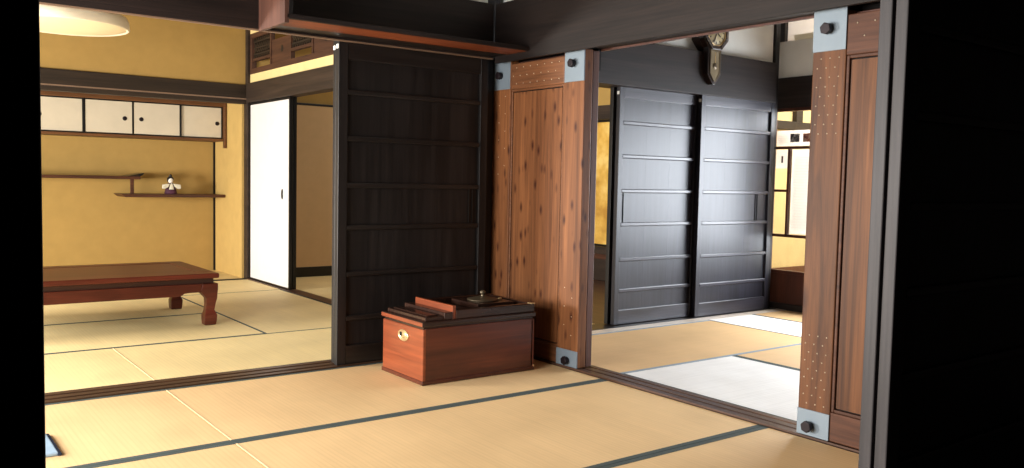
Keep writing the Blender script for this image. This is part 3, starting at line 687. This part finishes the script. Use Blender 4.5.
w = MB().prism(wi, P, yc-0.001, yc+0.004).build('pendulum_window', M['clock_glass'], t)
MB().lathe([(1e-5, -0.003), (0.022, -0.003), (0.024, 0.0)], (kx, yc-0.001, 1.85), 'Y', 24).build('pendulum', M['bronze'], w)
B(kx-0.002, kx+0.002, yc-0.003, yc-0.001, 1.86, 1.95).build('pendulum_rod', M['brass'], w)

# ------------------------------------------------------------------ glazed partition in the right room
wnd = struct('window_1', MB().box(XE-0.03, XE+0.02, 4.318, 4.40, 0.29, 1.615).box(XE-0.03, XE+0.02, 3.90, 3.925, 0.29, 1.615)
    .box(XE-0.03, XE+0.02, 3.925, 4.318, 0.29, 0.315).box(XE-0.03, XE+0.02, 3.925, 4.318, 1.59, 1.615), M['frame_brown'], 0.002)
mb = MB()
for z in (1.30, 0.594): mb.box(XE-0.022, XE+0.012, 3.925, 4.318, z-0.011, z+0.011)
mb.box(XE-0.022, XE+0.012, 4.160, 4.178, 0.60, 1.29).box(XE-0.022, XE+0.012, 4.178, 4.318, 0.945, 0.965)
struct('muntin', mb, M['frame_brown'], 0.001, wnd)
struct('window_pane', B(XE-0.004, XE, 3.925, 4.318, 0.315, 1.59), M['glass'], 0, wnd)
trim(MB().box(XE-0.025, XE+0.015, 3.90, 4.40, 0.0, 0.29), M['frame_brown'])
trim(MB().box(XE-0.045, XE-0.025, 3.80, 4.33, 0.0, 0.05), M['black_y'])
# open window bays further along (daylight comes in here)
for y in (3.86, 2.6, 1.3): trim(B(XE-0.03, XE+0.03, y-0.03, y+0.03, 0.0, 1.615), M['frame_brown'])
trim(MB().box(XE-0.03, XE+0.03, 1.1, 3.83, 0.0, 0.29), M['frame_brown'])
# papers behind the glass
t = thing('paper_strip', 'white paper strip with two photographs pinned behind the glazed partition', 'paper', (XE+0.012, 4.1, 1.32))
B(XE+0.014, XE+0.016, 3.93, 4.312, 1.315, 1.44).build('sheet', M['notice'], t)
B(XE+0.0125, XE+0.014, 4.10, 4.185, 1.345, 1.412).build('photo_print', M['photo_a'], t)
B(XE+0.0125, XE+0.014, 3.985, 4.068, 1.345, 1.412).build('photo_print', M['photo_b'], t)
mb = MB()
for i in range(4): mb.box(XE+0.0132, XE+0.014, 4.21, 4.30, 1.34+0.017*i, 1.344+0.017*i)
mb.build('text_lines', M['ink'], t)
t = thing('paper_notice', 'large white paper notice with faint writing behind the right window column', 'paper', (XE+0.013, 4.04, 0.6))
B(XE+0.014, XE+0.016, 3.93, 4.160, 0.61, 1.285).build('sheet', M['notice'], t)
mb = MB()
for i in range(26):
    z = 0.66+0.0225*i
    a = 3.95+random.random()*0.05; mb.box(XE+0.0132, XE+0.014, a, 4.145-random.random()*0.02, z, z+0.005)
mb.build('text_lines', M['ink'], t)
t = thing('paper_note', 'small white note with a dark mark behind the upper left pane', 'paper', (XE+0.013, 4.22, 1.1))
B(XE+0.014, XE+0.016, 4.185, 4.312, 1.135, 1.285).build('sheet', M['notice'], t)
B(XE+0.0132, XE+0.014, 4.245, 4.262, 1.18, 1.235).build('ink_mark', M['ink_dark'], t)
# passage seen through the glass
struct('wall_passage', MB().box(XE+0.1, 8.4, 4.95, 5.0, -0.055, 2.3).box(8.35, 8.4, 2.0, 5.0, -0.055, 2.3), M['yellow2'])
trim(MB().box(XE+0.1, 8.35, 4.90, 4.95, 1.52, 1.60).box(7.0, 7.1, 4.9, 4.95, 1.60, 2.3), M['nageshi_x'])
trim(B(XE+0.1, 8.35, 4.93, 4.95, 0.0, 0.22), M['cedar_rail'])

# ------------------------------------------------------------------ cushion corner
t = thing('floor_cushion', 'thin pale blue floor cushion, one corner showing at lower left', 'cushion', (0.30, 3.42, 0.0))
MB().box(0.06, 0.50, 3.29, 3.56, 0.001, 0.014).build('cushion_cover', M['cushion'], t, 0.005, 3)
MB().box(0.496, 0.51, 3.284, 3.565, 0.001, 0.010).build('edge_binding', M['cushion_edge'], t, 0.003)

# ------------------------------------------------------------------ lights
def area(name, loc, rot, sx, sy, power, col=(1, 1, 1)):
    l = bpy.data.lights.new(name, 'AREA'); l.shape = 'RECTANGLE'; l.size = sx; l.size_y = sy; l.energy = power; l.color = col
    o = bpy.data.objects.new(name, l); COL.objects.link(o); o.location = loc; o.rotation_euler = rot; return o
EAST = (0, -PI/2, 0)      # emits towards +x
WEST = (0, PI/2, 0)
area('daylight_near_room', (-1.5, 2.7, 1.15), EAST, 1.5, 2.7, 222, (1.0, 0.97, 0.93))
area('daylight_yellow_room', (-2.3, 6.1, 0.82), (0, -PI/2+0.45, 0), 0.8, 1.1, 390, (1.0, 0.96, 0.88))
area('daylight_right_room', (6.5, 2.5, 1.1), WEST, 1.4, 2.4, 190, (0.86, 0.92, 1.0))
area('fill_back_room', (4.6, 6.2, 2.7), (0, 0, 0), 1.6, 2.4, 25, (1.0, 0.96, 0.9))  # added ceiling fill that lights the back room, no real source
area('fill_upper_wall', (6.5, 3.2, 2.5), WEST, 0.5, 2.0, 16, (1.0, 0.97, 0.9))  # added fill behind the translucent upper wall, no real source
area('daylight_passage', (7.2, 3.6, 2.2), (0, 0, 0), 1.6, 1.6, 105, (1.0, 0.95, 0.85))
W = bpy.data.worlds.new('world'); S.world = W; W.use_nodes = True
W.node_tree.nodes['Background'].inputs[0].default_value = (0.75, 0.85, 1.0, 1)
W.node_tree.nodes['Background'].inputs[1].default_value = 0.25

# ------------------------------------------------------------------ camera
yaw, pit, rol, F = 0.642706476, 0.0637501365, 0.0209201934, 853.59
sy_, cy_ = math.sin(yaw), math.cos(yaw)
fwd0, right0, up0 = Vector((sy_, cy_, 0)), Vector((cy_, -sy_, 0)), Vector((0, 0, 1))
f = fwd0*math.cos(pit)-up0*math.sin(pit); u = up0*math.cos(pit)+fwd0*math.sin(pit)
r = right0*math.cos(rol)+u*math.sin(rol); u2 = u*math.cos(rol)-right0*math.sin(rol)
cam = bpy.data.cameras.new('camera'); co = bpy.data.objects.new('camera', cam); COL.objects.link(co)
cam.sensor_fit = 'HORIZONTAL'; cam.sensor_width = 36; cam.lens = F/1024*36; cam.clip_start = 0.05
m = Matrix.Identity(4)
for i in range(3): m[i][0] = r[i]; m[i][1] = u2[i]; m[i][2] = -f[i]
m[0][3], m[1][3], m[2][3] = 0.0, 0.0, 1.0
co.matrix_world = m
S.camera = co
S.view_settings.view_transform = 'Standard'
S.view_settings.look = 'None'
S.view_settings.exposure = 0.15
S.cycles.use_denoising = True
S.cycles.max_bounces = 8
